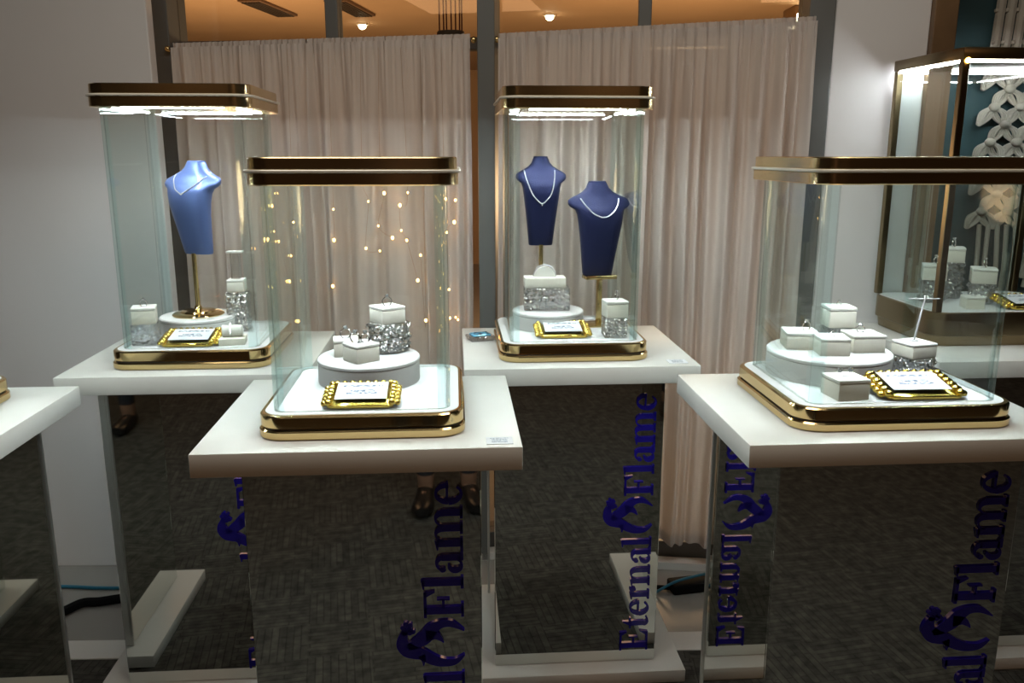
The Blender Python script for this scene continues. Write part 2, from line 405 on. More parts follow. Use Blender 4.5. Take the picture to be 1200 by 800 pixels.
downlight((.31, 7.3, 2.62), 'small glowing downlight above the middle showcase')
b = nb(); 
t = thing('square_lantern', 'square glowing lamp at the top right end of the window', 'ceiling light', (2.32, 7.0, 2.62))
b = nb(); box(b, -.14, .14, -.14, .14, -.14, 0, .01); link('housing', b, M['wood'], t)
b = nb(); box(b, -.12, .12, -.145, .12, -.15, -.06, .01); link('diffuser', b, M['lamp'], t)
# bundle of red cords with a ring hanging beyond the glass
t = thing('cord_bundle', 'bundle of dark red hanging cords beyond the glass beside the centre post', 'hanging cords', (-.26, 3.75, 1.97))
b = nb()
for k in range(7):
    x = -.045 + k * .016 + random.uniform(-.004, .004); tube(b, [(x, random.uniform(-.02, .02), .0), (x + random.uniform(-.004, .004), random.uniform(-.02, .02), .64)], .0035, 6)
link('cords', b, M['cord_red'], t)
b = nb(); tube(b, [(.05 * math.cos(a), .03 * math.sin(a), .03) for a in [2 * PI * k / 24 for k in range(24)]], .009, 8, True); link('gather_ring', b, M['rail'], t)
b = nb()
for k in range(7): tube(b, [(-.055 + k * .018, -.01, .03), (-.055 + k * .018, -.01, -.035)], .003, 6)
link('tassels', b, M['cord_red'], t)

# curtain rods and curtains
def rod(x0, x1, z0, z1, label):
    t = thing('curtain_rod', label, 'curtain rod', wp(0, 0, 0), WY, 'curtain rods')
    b = nb(); tube(b, [(x0, -.015, z0), (x1, -.015, z1)], .007, 10); link('rod', b, M['rail'], t)
    for x, z in ((x0, z0), (x1, z1)):
        b = nb(); ball(b, (x, -.015, z), .011, 2); link('finial', b, M['gold_satin'], t)
rod(-1.10, -.036, 1.852, 1.868, 'thin dark curtain rod across the left window')
rod(.042, 1.062, 1.868, 1.905, 'thin dark curtain rod across the right window')

def curtain(x0, x1, z0, z1, zb, seed, label):
    rnd = random.Random(seed); W = x1 - x0; nx = int(W / .0035); nz = 34
    # fold profile: irregular folds
    xs = [0.0]; 
    while xs[-1] < W: xs.append(xs[-1] + rnd.uniform(.012, .045))
    amp = [rnd.uniform(.35, 1.0) * (1 if i % 2 else -1) for i in range(len(xs) + 1)]
    def prof(x):
        for i in range(len(xs) - 1):
            if xs[i] <= x <= xs[i + 1]:
                t = (x - xs[i]) / (xs[i + 1] - xs[i]); t = (1 - math.cos(PI * t)) / 2
                return amp[i] * (1 - t) + amp[i + 1] * t
        return 0
    wl = rnd.uniform(.085, .11); P = [prof(W * i / nx) * .8 + .75 * math.sin(2 * PI * (W * i / nx) / wl + 1.2 * math.sin(W * i / nx * 17)) for i in range(nx + 1)]
    ph = [rnd.uniform(0, 6.28) for _ in range(4)]
    G = [.55 * math.sin(i * W / nx * 330 + ph[0]) + .45 * math.sin(i * W / nx * 517 + ph[1] + math.sin(i * .05)) for i in range(nx + 1)]
    bm = nb(); grid = []
    for k in range(nz + 1):
        f = k / nz; f = f ** 1.3
        row = []
        for i in range(nx + 1):
            x = x0 + W * i / nx; zt = z0 + (z1 - z0) * i / nx
            z = zt + (zb - zt) * f
            g = max(0, 1 - f / .16)
            y = -.050 + P[i] * .024 * min(1, .25 + f * 4) + G[i] * .005 * g + .004 * math.sin(3 * f + x * 9 + ph[2])
            x2 = x + .008 * math.sin(5 * f + x * 14 + ph[3]) * f
            row.append(bm.verts.new((x2, y, z)))
        grid.append(row)
    for a, c in zip(grid, grid[1:]):
        for i in range(nx): bm.faces.new((a[i], a[i + 1], c[i + 1], c[i]))
    t = thing('curtain', label, 'curtain', wp(0, 0, 0), WY, 'sheer curtains over the windows')
    link('drape', bm, M['curtain'], t, angle=80)
    bm = nb(); top = []; bot = []
    for i in range(nx + 1):
        x = x0 + W * i / nx; zt = z0 + (z1 - z0) * i / nx
        top.append(bm.verts.new((x, -.036 + G[i] * .006, zt + .016 + .002 * G[i]))); bot.append(bm.verts.new((x, -.036 + G[i] * .004, zt - .03)))
    for i in range(nx): bm.faces.new((top[i], top[i + 1], bot[i + 1], bot[i]))
    link('gathered_heading', bm, M['curtain'], t, angle=80)
    bm = nb(); ed = []
    for zz, yy in ((zb + .04, -.050), (zb, -.050)):
        ed.append([bm.verts.new((x0 + W * i / nx, yy + P[i] * .026, zz)) for i in range(nx + 1)])
    for i in range(nx): bm.faces.new((ed[0][i], ed[0][i + 1], ed[1][i + 1], ed[1][i]))
    link('hem', bm, M['curtain'], t, angle=80)
curtain(-1.07, -.60, 1.852, 1.860, .118, 3, 'pale sheer curtain behind the single blue bust, beside the grey pier')
curtain(-.60, -.045, 1.860, 1.868, .118, 5, 'pale sheer curtain with fairy lights, left of the centre post')
curtain(.050, .545, 1.868, 1.886, .118, 8, 'pale sheer curtain behind the two dark busts, right of the centre post')
curtain(.545, 1.055, 1.886, 1.905, .118, 13, 'pale sheer curtain at the right end, next to the white wall')

# fairy light strings in front of the curtains
def fairy(xw, bulbs, label):
    t = thing('fairy_light_string', label, 'string lights', wp(xw, -.10, 0), WY, 'fairy light strings before the curtain')
    pts = [(0, 0.03, 1.84)] + [(dx, 0, z) for dx, z in bulbs]
    b = nb(); tube(b, catmull(pts, 5), .0006, 5); link('wire', b, M['wire'], t)
    for dx, z in bulbs:
        b = nb(); ball(b, (dx, 0, z), random.choice((.0026, .0034, .0046)), 2, (1, 1, 1.3)); link('bulb', b, M['bulb'], t)
fairy(-.655, [(0, 1.27)], 'fairy light wire with one bulb, farthest from the centre post')
fairy(-.515, [(.003, 1.315), (.0, 1.21), (-.012, 1.05)], 'fairy light wire with three bulbs, second from the curtain middle')
fairy(-.405, [(-.002, 1.428), (.016, 1.342), (.002, 1.183), (.05, 1.175)], 'fairy light wire with four bulbs, ending at two close together')
fairy(-.345, [(.0, 1.44), (.012, 1.37), (-.012, 1.26), (.036, 1.22)], 'fairy light wire behind the middle of the front showcase')
fairy(-.27, [(.018, 1.372), (-.01, 1.33), (-.008, 1.245), (.01, 1.212), (.045, 1.075)], 'fairy light wire with five bulbs behind the front showcase')
fairy(-.205, [(-.01, 1.165), (.02, 1.345), (.005, .935)][::-1][:1] + [(-.008, 1.162)], 'fairy light wire with two low bulbs behind the front showcase corner')
fairy(-.135, [(.012, 1.352), (.045, 1.348), (.04, 1.275), (.015, 1.24), (.018, 1.045), (.02, .945), (.04, .948), (.048, .94)], 'fairy light wire with most bulbs, beside the centre post')

# ------------------------------------------------------------------ lettering on the pedestals
def poly_extrude(bm, pts, to3, d):
    """pts 2-D outline; to3(u,v,h)"""
    ar = sum(pts[i][0] * pts[(i + 1) % len(pts)][1] - pts[(i + 1) % len(pts)][0] * pts[i][1] for i in range(len(pts)))
    if ar < 0: pts = pts[::-1]
    lo = [bm.verts.new(to3(u, v, 0)) for u, v in pts]; hi = [bm.verts.new(to3(u, v, d)) for u, v in pts]
    n = len(pts)
    for i in range(n): bm.faces.new((lo[i], lo[(i + 1) % n], hi[(i + 1) % n], hi[i]))
    bm.faces.new(hi)
def ribbon(bm, pts, to3, d):
    """pts: (u, v, width) centre line, drawn as a chain of quads"""
    L, Rr = [], []
    for i, (u, v, wd) in enumerate(pts):
        a = pts[max(i - 1, 0)]; c = pts[min(i + 1, len(pts) - 1)]
        tx, ty = c[0] - a[0], c[1] - a[1]; n = math.hypot(tx, ty) or 1
        L.append((u - ty / n * wd / 2, v + tx / n * wd / 2)); Rr.append((u + ty / n * wd / 2, v - tx / n * wd / 2))
    lo = []; hi = []
    for h, st in ((0, lo), (d, hi)):
        for l, r in zip(L, Rr): st.append((bm.verts.new(to3(*l, h)), bm.verts.new(to3(*r, h))))
    for i in range(len(pts) - 1):
        bm.faces.new((hi[i][0], hi[i][1], hi[i + 1][1], hi[i + 1][0]))
        bm.faces.new((lo[i][0], hi[i][0], hi[i + 1][0], lo[i + 1][0])); bm.faces.new((lo[i][1], lo[i + 1][1], hi[i + 1][1], hi[i][1]))
    bm.faces.new((lo[0][0], lo[0][1], hi[0][1], hi[0][0])); bm.faces.new((lo[-1][0], hi[-1][0], hi[-1][1], lo[-1][1]))
def rc(x0, x1, y0, y1): return [(x0, y0), (x1, y0), (x1, y1), (x0, y1)]
def arc(cx, cy, rx, ry, a0, a1, wf, n=14):
    out = []
    for i in range(n + 1):
        a = R(a0 + (a1 - a0) * i / n); out.append((cx + rx * math.cos(a), cy + ry * math.sin(a), wf(a)))
    return out
thick = lambda hi, lo: (lambda a: lo + (hi - lo) * abs(math.cos(a)) ** 1.2)
def glyph(ch):
    """serif letters: (polygons, ribbons, advance); x-height .46, cap height .68"""
    s, h = .142, .05
    if ch == 'E': return [rc(.09, .09 + s + .01, 0, .68), rc(.02, .56, 0, h), rc(.02, .55, .68 - h, .68), rc(.2, .42, .325, .37), [(.56, 0), (.60, .20), (.565, .20), (.46, h), (.46, 0)], [(.55, .68), (.575, .51), (.54, .51), (.45, .635), (.45, .68)], rc(.385, .425, .24, .455)], [], .64
    if ch == 'F': return [rc(.09, .09 + s + .01, 0, .68), rc(.02, .31, 0, h), rc(.02, .55, .68 - h, .68), rc(.2, .40, .325, .37), [(.55, .68), (.58, .49), (.545, .49), (.45, .635), (.45, .68)], rc(.375, .415, .24, .455)], [], .60
    if ch == 'l': return [rc(.075, .075 + s, 0, .70), rc(.01, .265, 0, h), [(.01, .665), (.01, .69), (.2, .72), (.2, .66)]], [], .29
    if ch == 'n': return [rc(.075, .075 + s, 0, .44), rc(.01, .25, 0, h), [(.01, .415), (.01, .44), (.2, .475), (.2, .40)], rc(.385, .385 + s, 0, .33), rc(.33, .57, 0, h)], [arc(.325, .325, .123, .125, 175, 0, lambda a: .04 + .085 * max(0, math.cos(a)) ** 1.0)], .59
    if ch == 'm':
        p, r, _ = glyph('n'); p2 = [[(x + .31, y) for x, y in q] for q in p[3:]]; r2 = [[(x + .31, y, w_) for x, y, w_ in q] for q in r]
        return p + p2, r + r2, .90
    if ch == 'r': return [rc(.075, .075 + s, 0, .44), rc(.01, .27, 0, h), [(.01, .415), (.01, .44), (.2, .475), (.2, .40)], [(.30 + .062 * math.cos(a), .385 + .062 * math.sin(a)) for a in [2 * PI * k / 14 for k in range(14)]]], [arc(.30, .33, .12, .125, 170, 70, lambda a: .05)], .39
    if ch == 'e': return [rc(.12, .40, .235, .275)], [arc(.245, .23, .165, .208, 0, 180, thick(.105, .045)), arc(.245, .23, .165, .208, 180, 318, lambda a: .05 + .075 * max(0, -math.cos(a)) ** 1.2)], .48
    if ch == 't': return [rc(.10, .10 + s, .1, .46), [(.10, .44), (.225, .44), (.225, .62), (.2, .62)], rc(.02, .335, .42, .46)], [arc(.255, .11, .10, .088, 180, 320, lambda a: .045 + .08 * max(0, -math.cos(a)))], .37
    if ch == 'a': return [rc(.30, .30 + s - .01, .05, .36), [(.30, .0), (.50, .0), (.50, .04), (.41, .08), (.30, .09)], [(.12 + .055 * math.cos(a), .345 + .055 * math.sin(a)) for a in [2 * PI * k / 14 for k in range(14)]]], [arc(.245, .345, .125, .10, 165, 0, lambda a: .05 + .06 * max(0, math.cos(a))), arc(.215, .135, .11, .105, 90, 330, lambda a: .045 + .075 * max(0, -math.cos(a)))], .51
def letters(bm, text, u0, u1, cap, to3, d):
    adv = sum(glyph(c)[2] for c in text); su = (u1 - u0) / adv; sv = cap / .68; x = 0
    for c in text:
        ps, rs, ad = glyph(c)
        for p in ps: poly_extrude(bm, [(u0 + (x + q[0]) * su, q[1] * sv) for q in p], to3, d)
        for r in rs: ribbon(bm, [(u0 + (x + q[0]) * su, q[1] * sv, q[2] * (su + sv) / 2) for q in r], to3, d)
        x += ad
TXT0 = .212
def t3(u, v, h): return (TXT0 - v, -.2105 - h, u)
def emblem(bm):
    # crested bird head with a curled body and two flame-like tails; (v across, u up) given in metres
    def rb(pts): ribbon(bm, [(u, v, w_) for v, u, w_ in catmull(pts, 6)], t3, .005)
    rb([(.122, .532, .012), (.128, .516, .021), (.127, .501, .029), (.117, .489, .033), (.103, .483, .030), (.088, .478, .026), (.071, .467, .024), (.049, .458, .020), (.021, .458, .014), (.0, .473, .003)])
    rb([(.090, .476, .016), (.086, .464, .009), (.086, .452, .002)])
    rb([(.118, .494, .012), (.102, .503, .024), (.082, .517, .030), (.068, .535, .027), (.049, .546, .018), (.026, .546, .014), (.0, .530, .003)])
    rb([(.080, .521, .026), (.061, .521, .019), (.050, .513, .010), (.043, .504, .002)])
    for v, u, r in ((.121, .549, .0055), (.112, .546, .0055), (.127, .541, .0055), (.118, .538, .006), (.111, .536, .005), (.106, .531, .005), (.114, .529, .006), (.124, .530, .007)):
        poly_extrude(bm, [(u + r * math.cos(a), v + r * math.sin(a)) for a in [2 * PI * k / 12 for k in range(12)]], t3, .005)

# ------------------------------------------------------------------ display pedestal
TW, TD, TZ = .63, .535, .95
def make_pedestal(label):
    t = thing('display_pedestal', label, 'pedestal', (0, 0, 0), YAW, 'mirrored display pedestals')
    b = nb(); box(b, -TW / 2, TW / 2, -TD / 2, TD / 2, TZ - .048, TZ, .0025); link('top_slab', b, M['laminate'], t)
    b = nb(); box(b, -TW / 2, TW / 2, -TD / 2, TD / 2, 0.001, .04, .0025); link('base_plate', b, M['laminate'], t)
    b = nb(); box(b, -.229, .229, -.204, .204, .04, TZ - .048); link('carcass', b, M['core'], t)
    z0, z1 = .041, TZ - .0485
    b = nb(); box(b, -.235, .235, -.2105, -.2045, z0, z1, .0015, 1); link('mirror_panel', b, M['mirror'], t)
    b = nb(); box(b, -.2355, -.2295, -.2040, .204, z0, z1, .0015, 1); link('mirror_panel', b, M['mirror'], t)
    b = nb(); box(b, .2295, .2355, -.2040, .204, z0, z1, .0015, 1); link('mirror_panel', b, M['mirror'], t)
    b = nb(); box(b, -.235, .235, .2045, .2105, z0, z1, .0015, 1); link('back_panel', b, M['core'], t)
    for s in (-1, 1):
        b = nb(); box(b, s * .2355 - .004, s * .2355 + .004, .2035, .2125, z0, z1, .001, 1); link('edge_trim', b, M['trim'], t)
    for word, u0, u1 in (('Eternal', .075, .437), ('Flame', .560, .862)):
        b = nb(); letters(b, word, u0, u1, .083, t3, .005); link('lettering', b, M['blue'], t, smooth=False)
    b = nb(); emblem(b); link('emblem', b, M['blue'], t, smooth=False)
    return t
POS = {'C': (-.312, 1.771), 'B': (.171, 2.403), 'R': (.787, 1.825), 'L': (-.859, 2.318), 'F': (-1.346, 1.669), 'X': (1.453, 2.484)}
PLAB = {'C': 'mirrored pedestal carrying the short glass case at front centre',
        'B': 'mirrored pedestal under the tall case with two dark busts, whole blue lettering showing',
        'R': 'mirrored pedestal at the right front, under the case with the thin earring stand',
        'L': 'mirrored pedestal under the tall case with the single lighter blue bust',
        'F': 'mirrored pedestal cut off by the left edge of the picture',
        'X': 'pedestal under the brass-framed case by the macrame hanging'}
ped = make_pedestal(PLAB['C']); ped.location = (*POS['C'], 0)
for k in 'BRLFX':
    q = dup(ped, (*POS[k], 0), YAW, PLAB[k], scale=(1.1, 1, 1) if k == 'R' else None)
    if k == 'L':
        for c in q.children:
            if c.name.startswith(('lettering', 'emblem')): c.location.x -= .028
for c in ped.children:
    if c.name.startswith(('lettering', 'emblem')): c.location.x -= .014

# ------------------------------------------------------------------ glass showcases
def make_case(H0, H1, label):
    """round-cornered glass case: base .05 high, lid between H0 and H1"""
    t = thing('glass_showcase', label, 'showcase', (0, 0, TZ), YAW, 'gold-trimmed glass showcases')
    b = nb(); rprism(b, .206, .206, .055, [(0.0005, .003), (.003, 0), (.016, 0), (.019, .003)]); base = link('base', b, M['gold'], t)
    b = nb(); rprism(b, .199, .199, .050, [(.019, 0), (.0225, 0)]); link('groove', b, M['groove'], base)
    b = nb(); rprism(b, .203, .203, .053, [(.0225, .002), (.0245, 0), (.046, 0), (.049, .003), (.0495, .006)]); link('upper_band', b, M['gold'], base)
    b = nb(); rprism(b, .194, .194, .046, [(.0490, 0), (.0505, .001)]); link('floor_pad', b, M['pad'], t)
    # glass: two skins with rims, flat sides sheet glass, bent corners refracting
    n = 8; bm = nb(); og = rrect(.176, .176, .025, n); ig = rrect(.169, .169, .018, n); z0, z1 = .0505, H0 + .002
    vo0 = [bm.verts.new((x, y, z0)) for x, y in og]; vo1 = [bm.verts.new((x, y, z1)) for x, y in og]
    vi0 = [bm.verts.new((x, y, z0)) for x, y in ig]; vi1 = [bm.verts.new((x, y, z1)) for x, y in ig]
    N = len(og)
    for i in range(N):
        j = (i + 1) % N; mi = 0 if i % (n + 1) == n else 1
        for q in ((vo0[i], vo0[j], vo1[j], vo1[i]), (vi0[j], vi0[i], vi1[i], vi1[j]), (vo1[i], vo1[j], vi1[j], vi1[i]), (vo0[j], vo0[i], vi0[i], vi0[j])):
            bm.faces.new(q).material_index = mi
    link('glass', bm, [M['glass'], M['corner']], t)
    # lid: two gold bands with a pale plate between them
    hm = (H0 + H1) / 2
    b = nb(); rprism(b, .199, .199, .050, [(H0, .002), (H0 + .002, 0), (hm - .004, 0), (hm - .003, .001)]); lid = link('lid', b, M['lidgold'], t)
    b = nb(); rprism(b, .204, .204, .053, [(hm - .003, .0015), (hm - .0015, 0), (hm + .0015, 0), (hm + .003, .0015)]); link('pale_plate', b, M['pale'], lid)
    b = nb(); rprism(b, .197, .197, .049, [(hm + .003, .001), (hm + .004, 0), (H1 - .002, 0), (H1, .002)]); link('upper_band', b, M['lidgold'], lid)
    for k in range(4):
        b = nb(); box(b, -.125, .125, -.158, -.150, H0 - .0010, H0 - .0002, .001, 1)
        o = link('led_strip', b, M['led'], lid); o.rotation_euler = (0, 0, k * PI / 2)
    return t
CP = {}
def cpos(k, dx=0, dy=0):
    p = Vector((*POS[k], 0)) + Matrix.Rotation(YAW, 4, 'Z') @ Vector((dx, dy, 0)); return (p.x, p.y, TZ)
CLAB = {'C': 'short glass case with a gold lid, nearest the middle, on the front centre pedestal',
        'R': 'short gold-lidded glass case at the right, with a thin T-shaped earring stand inside',
        'F': 'gold-based glass case of which only a corner shows at the left edge',
        'L': 'tall gold-lidded glass case around a single light blue bust',
        'B': 'tall gold-lidded glass case around two dark navy busts'}
short = make_case(.492, .544, CLAB['C']); short.location = cpos('C')
dup(short, cpos('R', .009, 0), YAW, CLAB['R'], scale=(1.15, 1, 1)); dup(short, cpos('F'), YAW, CLAB['F'])
tall = make_case(.662, .718, CLAB['L']); tall.location = cpos('L')
dup(tall, cpos('B', -.012, -.002), YAW, CLAB['B'])

# brass framed case
XC = (1.453, 2.577)
t = thing('brass_showcase', 'square brass-framed glass case with bright strip lights, in front of the macrame', 'showcase', (*XC, TZ), YAW)
hx, hy = .25, .19
b = nb(); rprism(b, hx, hy, .06, [(.001, .012), (.03, .008), (.034, 0), (.098, 0), (.101, .003)]); xb = link('base', b, M['brass_dark'], t)
b = nb(); rprism(b, hx - .008, hy - .008, .052, [(.0995, 0), (.1015, .001)]); link('floor_pad', b, M['pad'], t)
for sx in (-1, 1):
    for sy in (-1, 1):
        b = nb(); box(b, sx * (hx - .018) - .010, sx * (hx - .018) + .010, sy * (hy - .018) - .010, sy * (hy - .018) + .010, .1015, .80, .0015, 1); link('corner_post', b, M['brass_dark'], t)
b = nb(); box(b, -hx + .006, hx - .006, -hy + .006, hy - .006, .80, .832, .003); xl = link('lid', b, M['brass_dark'], t)
for x0, x1, y0, y1 in ((-hx + .03, hx - .03, -hy + .012, -hy + .020), (-hx + .03, hx - .03, hy - .020, hy - .012), (-hx + .012, -hx + .020, -hy + .03, hy - .03), (hx - .020, hx - .012, -hy + .03, hy - .03)):
    b = nb(); box(b, x0, x1, y0, y1, .794, .7998, .001, 1); link('led_strip', b, M['led_strip_case'], xl)
b = nb(); ball(b, (-hx + .02, -hy + .006, .797), .007, 2); link('amber_light', b, M['led_warm'], xl)
for x0, x1, y0, y1 in ((-hx + .028, hx - .028, -hy + .018, -hy + .023), (-hx + .028, hx - .028, hy - .023, hy - .018), (-hx + .018, -hx + .023, -hy + .028, hy - .028), (hx - .023, hx - .018, -hy + .028, hy - .028)):
    b = nb(); box(b, x0, x1, y0, y1, .1017, .7938); link('glass_panel', b, M['glass'], t)

# ------------------------------------------------------------------ small display pieces
def inC(k, lx, ly, z):                 # local point of the case standing on pedestal k
    off = {'C': (0, 0), 'R': (-.022, -.003), 'F': (0, 0), 'L': (0, 0), 'B': (-.012, -.002)}[k]
    p = Vector((*POS[k], 0)) + Matrix.Rotation(YAW, 4, 'Z') @ Vector((off[0] + lx, off[1] + ly, 0)); return (p.x, p.y, z)
PZ = TZ + .0508                         # showcase floor
# round risers
def make_riser(rad, h, label):
    t = thing('round_riser', label, 'display riser', (0, 0, 0), 0, 'white round risers')
    b = nb(); lathe(b, [(rad - .001, 0), (rad, .002), (rad, h - .012), (rad - .001, h - .0108)], 64); link('drum', b, M['riser'], t)
    b = nb(); lathe(b, [(rad - .0022, h - .0108), (rad - .0022, h - .0092)], 64); link('seam', b, M['stitch'], t)
    b = nb(); lathe(b, [(rad - .0005, h - .0092), (rad + .001, h - .008), (rad + .001, h - .003), (rad - .002, h)], 64); link('top_disc', b, M['riser'], t)
    return t
rs = make_riser(.113, .056, 'white round riser under three small boxes in the front centre case'); rs.location = inC('C', -.006, .060, PZ)
r2 = make_riser(.138, .056, 'large white round riser under three white boxes in the right front case'); r2.location = inC('R', -.024, .075, PZ)
r3 = make_riser(.104, .050, 'white round riser under the gold foot of the light blue bust'); r3.location = inC('L', -.036, .035, PZ)
dup(r3, inC('B', -.050, .040, PZ), 0, 'white round riser under the wide crystal block beside the busts')

# cream boxes
def make_box(s, h, label, group):
    t = thing('ring_box', label, 'ring box', (0, 0, 0), 0, group)
    b = nb(); box(b, -s / 2, s / 2, -s / 2, s / 2, 0, h * .80, .0015); link('box_body', b, M['boxwhite'], t)
    b = nb(); box(b, -s / 2 - .0008, s / 2 + .0008, -s / 2 - .0008, s / 2 + .0008, h * .82, h, .0025); link('padded_top', b, M['cushion'], t)
    b = nb(); box(b, -s * .13, s * .13, -.0022, .0022, h - .0003, h + .0004); link('ring_slot', b, M['stitch'], t)
    return t
proto = {}
def ring_box(s, h, loc, deg, label, group):
    key = (s, h)
    if key not in proto:
        proto[key] = make_box(s, h, label, group); proto[key].location = loc; proto[key].rotation_euler = (0, 0, R(deg)); return proto[key]
    return dup(proto[key], loc, R(deg), label, group)
# rings
def make_ring(label, group):
    t = thing('ring', label, 'ring', (0, 0, 0), 0, group)
    b = nb(); tube(b, [(.0095 * math.cos(a), 0, .0085 + .0095 * math.sin(a)) for a in [2 * PI * k / 28 for k in range(28)]], .0013, 8, True); link('band', b, M['silver'], t)
    b = nb(); lathe(b, [(.0006, .0165), (.0042, .0210), (.0042, .0218), (.0026, .0235)], 8); g = link('gem', b, M['gem'], t, smooth=False)
    b = nb()
    for k in range(4):
        a = PI / 4 + k * PI / 2; tube(b, [(.0015 * math.cos(a), .0015 * math.sin(a), .0165), (.0044 * math.cos(a), .0044 * math.sin(a), .0226)], .0006, 5)
    link('claws', b, M['silver'], g)
    return t
ring0 = []
def ring(loc, deg, label, group, sc=1.0):
    if not ring0: r_ = make_ring(label, group); r_.location = loc; r_.rotation_euler = (0, 0, R(deg)); ring0.append(r_)
    else: r_ = dup(ring0[0], loc, R(deg), label, group)
    r_.scale = (sc, sc, sc); return r_
# crystal blocks
def crystal_round(rad, h, loc, label, mat='crystal'):
    t = thing('crystal_block', label, 'crystal block', loc, R(random.uniform(0, 30)), 'cut crystal blocks')
    b = nb(); lathe(b, [(rad * .90, 0), (rad * .97, .004), (rad, h * .3), (rad * .985, h * .6), (rad, h - .004), (rad * .95, h)], 18); link('faceted_body', b, M[mat], t, smooth=False)
    b = nb()
    for k in range(9):
        for j in range(max(2, int(h / .022))):
            a = 2 * PI * (k + .5 * (j % 2)) / 9; z = .012 + j * (h - .02) / max(1, int(h / .022) - 1)
            ball(b, (rad * .985 * math.cos(a), rad * .985 * math.sin(a), min(z, h - .008)), .0075, 1)
    link('cut_studs', b, M[mat], t, smooth=False); return t
def crystal_square(sx, sy, h, loc, deg, label, mat='crystal', studs=True):
    t = thing('crystal_block', label, 'crystal block', loc, R(deg), 'cut crystal blocks')
    b = nb(); box(b, -sx / 2, sx / 2, -sy / 2, sy / 2, 0, h, .004); link('faceted_body', b, M[mat], t, smooth=False)
    if studs:
        b = nb(); nx = max(2, int(sx / .018)); nz = max(2, int(h / .018))
        for i in range(nx):
            for k in range(nz):
                for s in (-1, 1): ball(b, (-sx / 2 + (i + .5) * sx / nx, s * (sy / 2 - .001), (k + .5) * h / nz), .0062, 1)
        link('cut_studs', b, M[mat], t, smooth=False)
    return t
# gold framed signs
def make_sign(label):
    t = thing('sign_holder', label, 'sign', (0, 0, 0), 0, 'gold framed signs in the cases')
    b = nb(); box(b, -.066, .066, -.046, .046, .001, .010, .003); box(b, -.060, .060, -.051, -.043, .002, .011, .003); o = link('gold_tray', b, M['sign_gold'], t); o.rotation_euler = (R(11), 0, 0); o.location = (0, 0, .0088)
    b = nb()
    for s in (-1, 1):
        for k in range(6): ball(b, (s * .064, -.041 + k * .0164, .0125), .0088, 2, (.9, 1.0, .8))
        for k in range(5): ball(b, (s * .0735, -.033 + k * .0164, .007), .0078, 2, (.9, 1.1, .8))
    for k in range(8): ball(b, (-.056 + k * .016, .047, .010), .0075, 2)
    link('beaded_border', b, M['sign_gold'], o)
    b = nb(); box(b, -.055, .055, -.041, .042, .0105, .0155, .001, 1); link('acrylic_block', b, M['glass'], o)
    b = nb(); box(b, -.052, .052, -.034, .040, .0158, .0164); link('card', b, M['card'], o)
    return t
sg = make_sign('gold framed sign lying in the front centre case'); sg.location = inC('C', -.004, -.118, PZ); sg.rotation_euler = (0, 0, YAW)
dup(sg, inC('R', .083, -.105, PZ), R(3), 'gold framed sign lying beside the earring box in the right front case', scale=(1.2, 1.15, 1.1))
dup(sg, inC('L', -.012, -.116, PZ), YAW, 'gold framed sign lying before the riser of the light blue bust')
dup(sg, inC('B', -.024, -.090, PZ), YAW, 'gold framed sign lying in the case with two dark busts')
dup(sg, (1.545, 2.470, TZ + .1018), R(2), 'gold framed sign lying in the brass framed case', scale=(1.2, 1.1, 1))

G = 'ring boxes in the front centre case'
RZ = PZ + .0562
crystal_round(.047, .066, inC('C', .036, .110, RZ), 'round cut crystal block on the riser in the front centre case', 'crystal_fine')
ring_box(.060, .038, inC('C', .034, .112, RZ + .0665), 38, 'cream box raised on cut crystal in the front centre case', G)
ring(inC('C', .034, .112, RZ + .104), 20, 'diamond ring on the raised box in the front centre case', 'rings', 1.1)
ring_box(.054, .038, inC('C', -.058, .075, RZ), 12, 'cream box at the back left of the front centre riser', G)
ring(inC('C', -.058, .075, RZ + .0372), 30, 'diamond ring at the back left of the front centre riser', 'rings', 1.25)
ring_box(.058, .040, inC('C', -.018, .016, RZ), 42, 'cream box at the front edge of the front centre riser', G)
ring(inC('C', -.030, .018, RZ + .0392), -20, 'diamond ring on the front box of the centre riser, left one', 'rings', 1.25)
ring(inC('C', -.008, .020, RZ + .0392), 40, 'diamond ring on the front box of the centre riser, right one', 'rings', 1.15)

G = 'ring boxes in the right front case'
crystal_round(.036, .036, inC('R', .035, .165, RZ), 'round crystal block at the back of the large riser', 'crystal')
ring_box(.064, .050, inC('R', .035, .165, RZ + .0365), 0, 'cream box raised on crystal behind the other boxes of the right front case', G)
ring(inC('R', .035, .165, RZ + .0857), 10, 'small ring on the raised box of the right front case', 'rings', .6)
ring_box(.074, .040, inC('R', -.082, .105, RZ), -6, 'cream box at the left of the large riser', G)
ring(inC('R', -.068, .105, RZ + .0392), 20, 'diamond ring on the left box of the large riser', 'rings', 1.15)
ring_box(.066, .040, inC('R', -.037, .036, RZ), -4, 'cream box at the front of the large riser', G)
ring(inC('R', -.037, .036, RZ + .0392), 0, 'small ring on the front box of the large riser', 'rings', .7)
ring_box(.074, .040, inC('R', .052, .068, RZ), 3, 'cream box at the right of the large riser', G)
ring(inC('R', .047, .072, RZ + .0392), -25, 'diamond ring on the right box of the large riser', 'rings', .9)
ring_box(.070, .044, inC('R', -.072, -.118, PZ), 10, 'cream box with two earrings in front of the large riser', G)
def earring(loc, label):
    t = thing('earring', label, 'earring', loc, 0, 'earrings on the front box')
    b = nb(); tube(b, [(0, 0, 0), (0, 0, .010)], .0008, 6); link('post', b, M['silver'], t)
    b = nb()
    for k in range(6): a = k * PI / 3; ball(b, (.0042 * math.cos(a), 0, .012 + .0042 * math.sin(a)), .0026, 1)
    ball(b, (0, -.001, .012), .003, 1); link('stone_cluster', b, M['gem'], t)
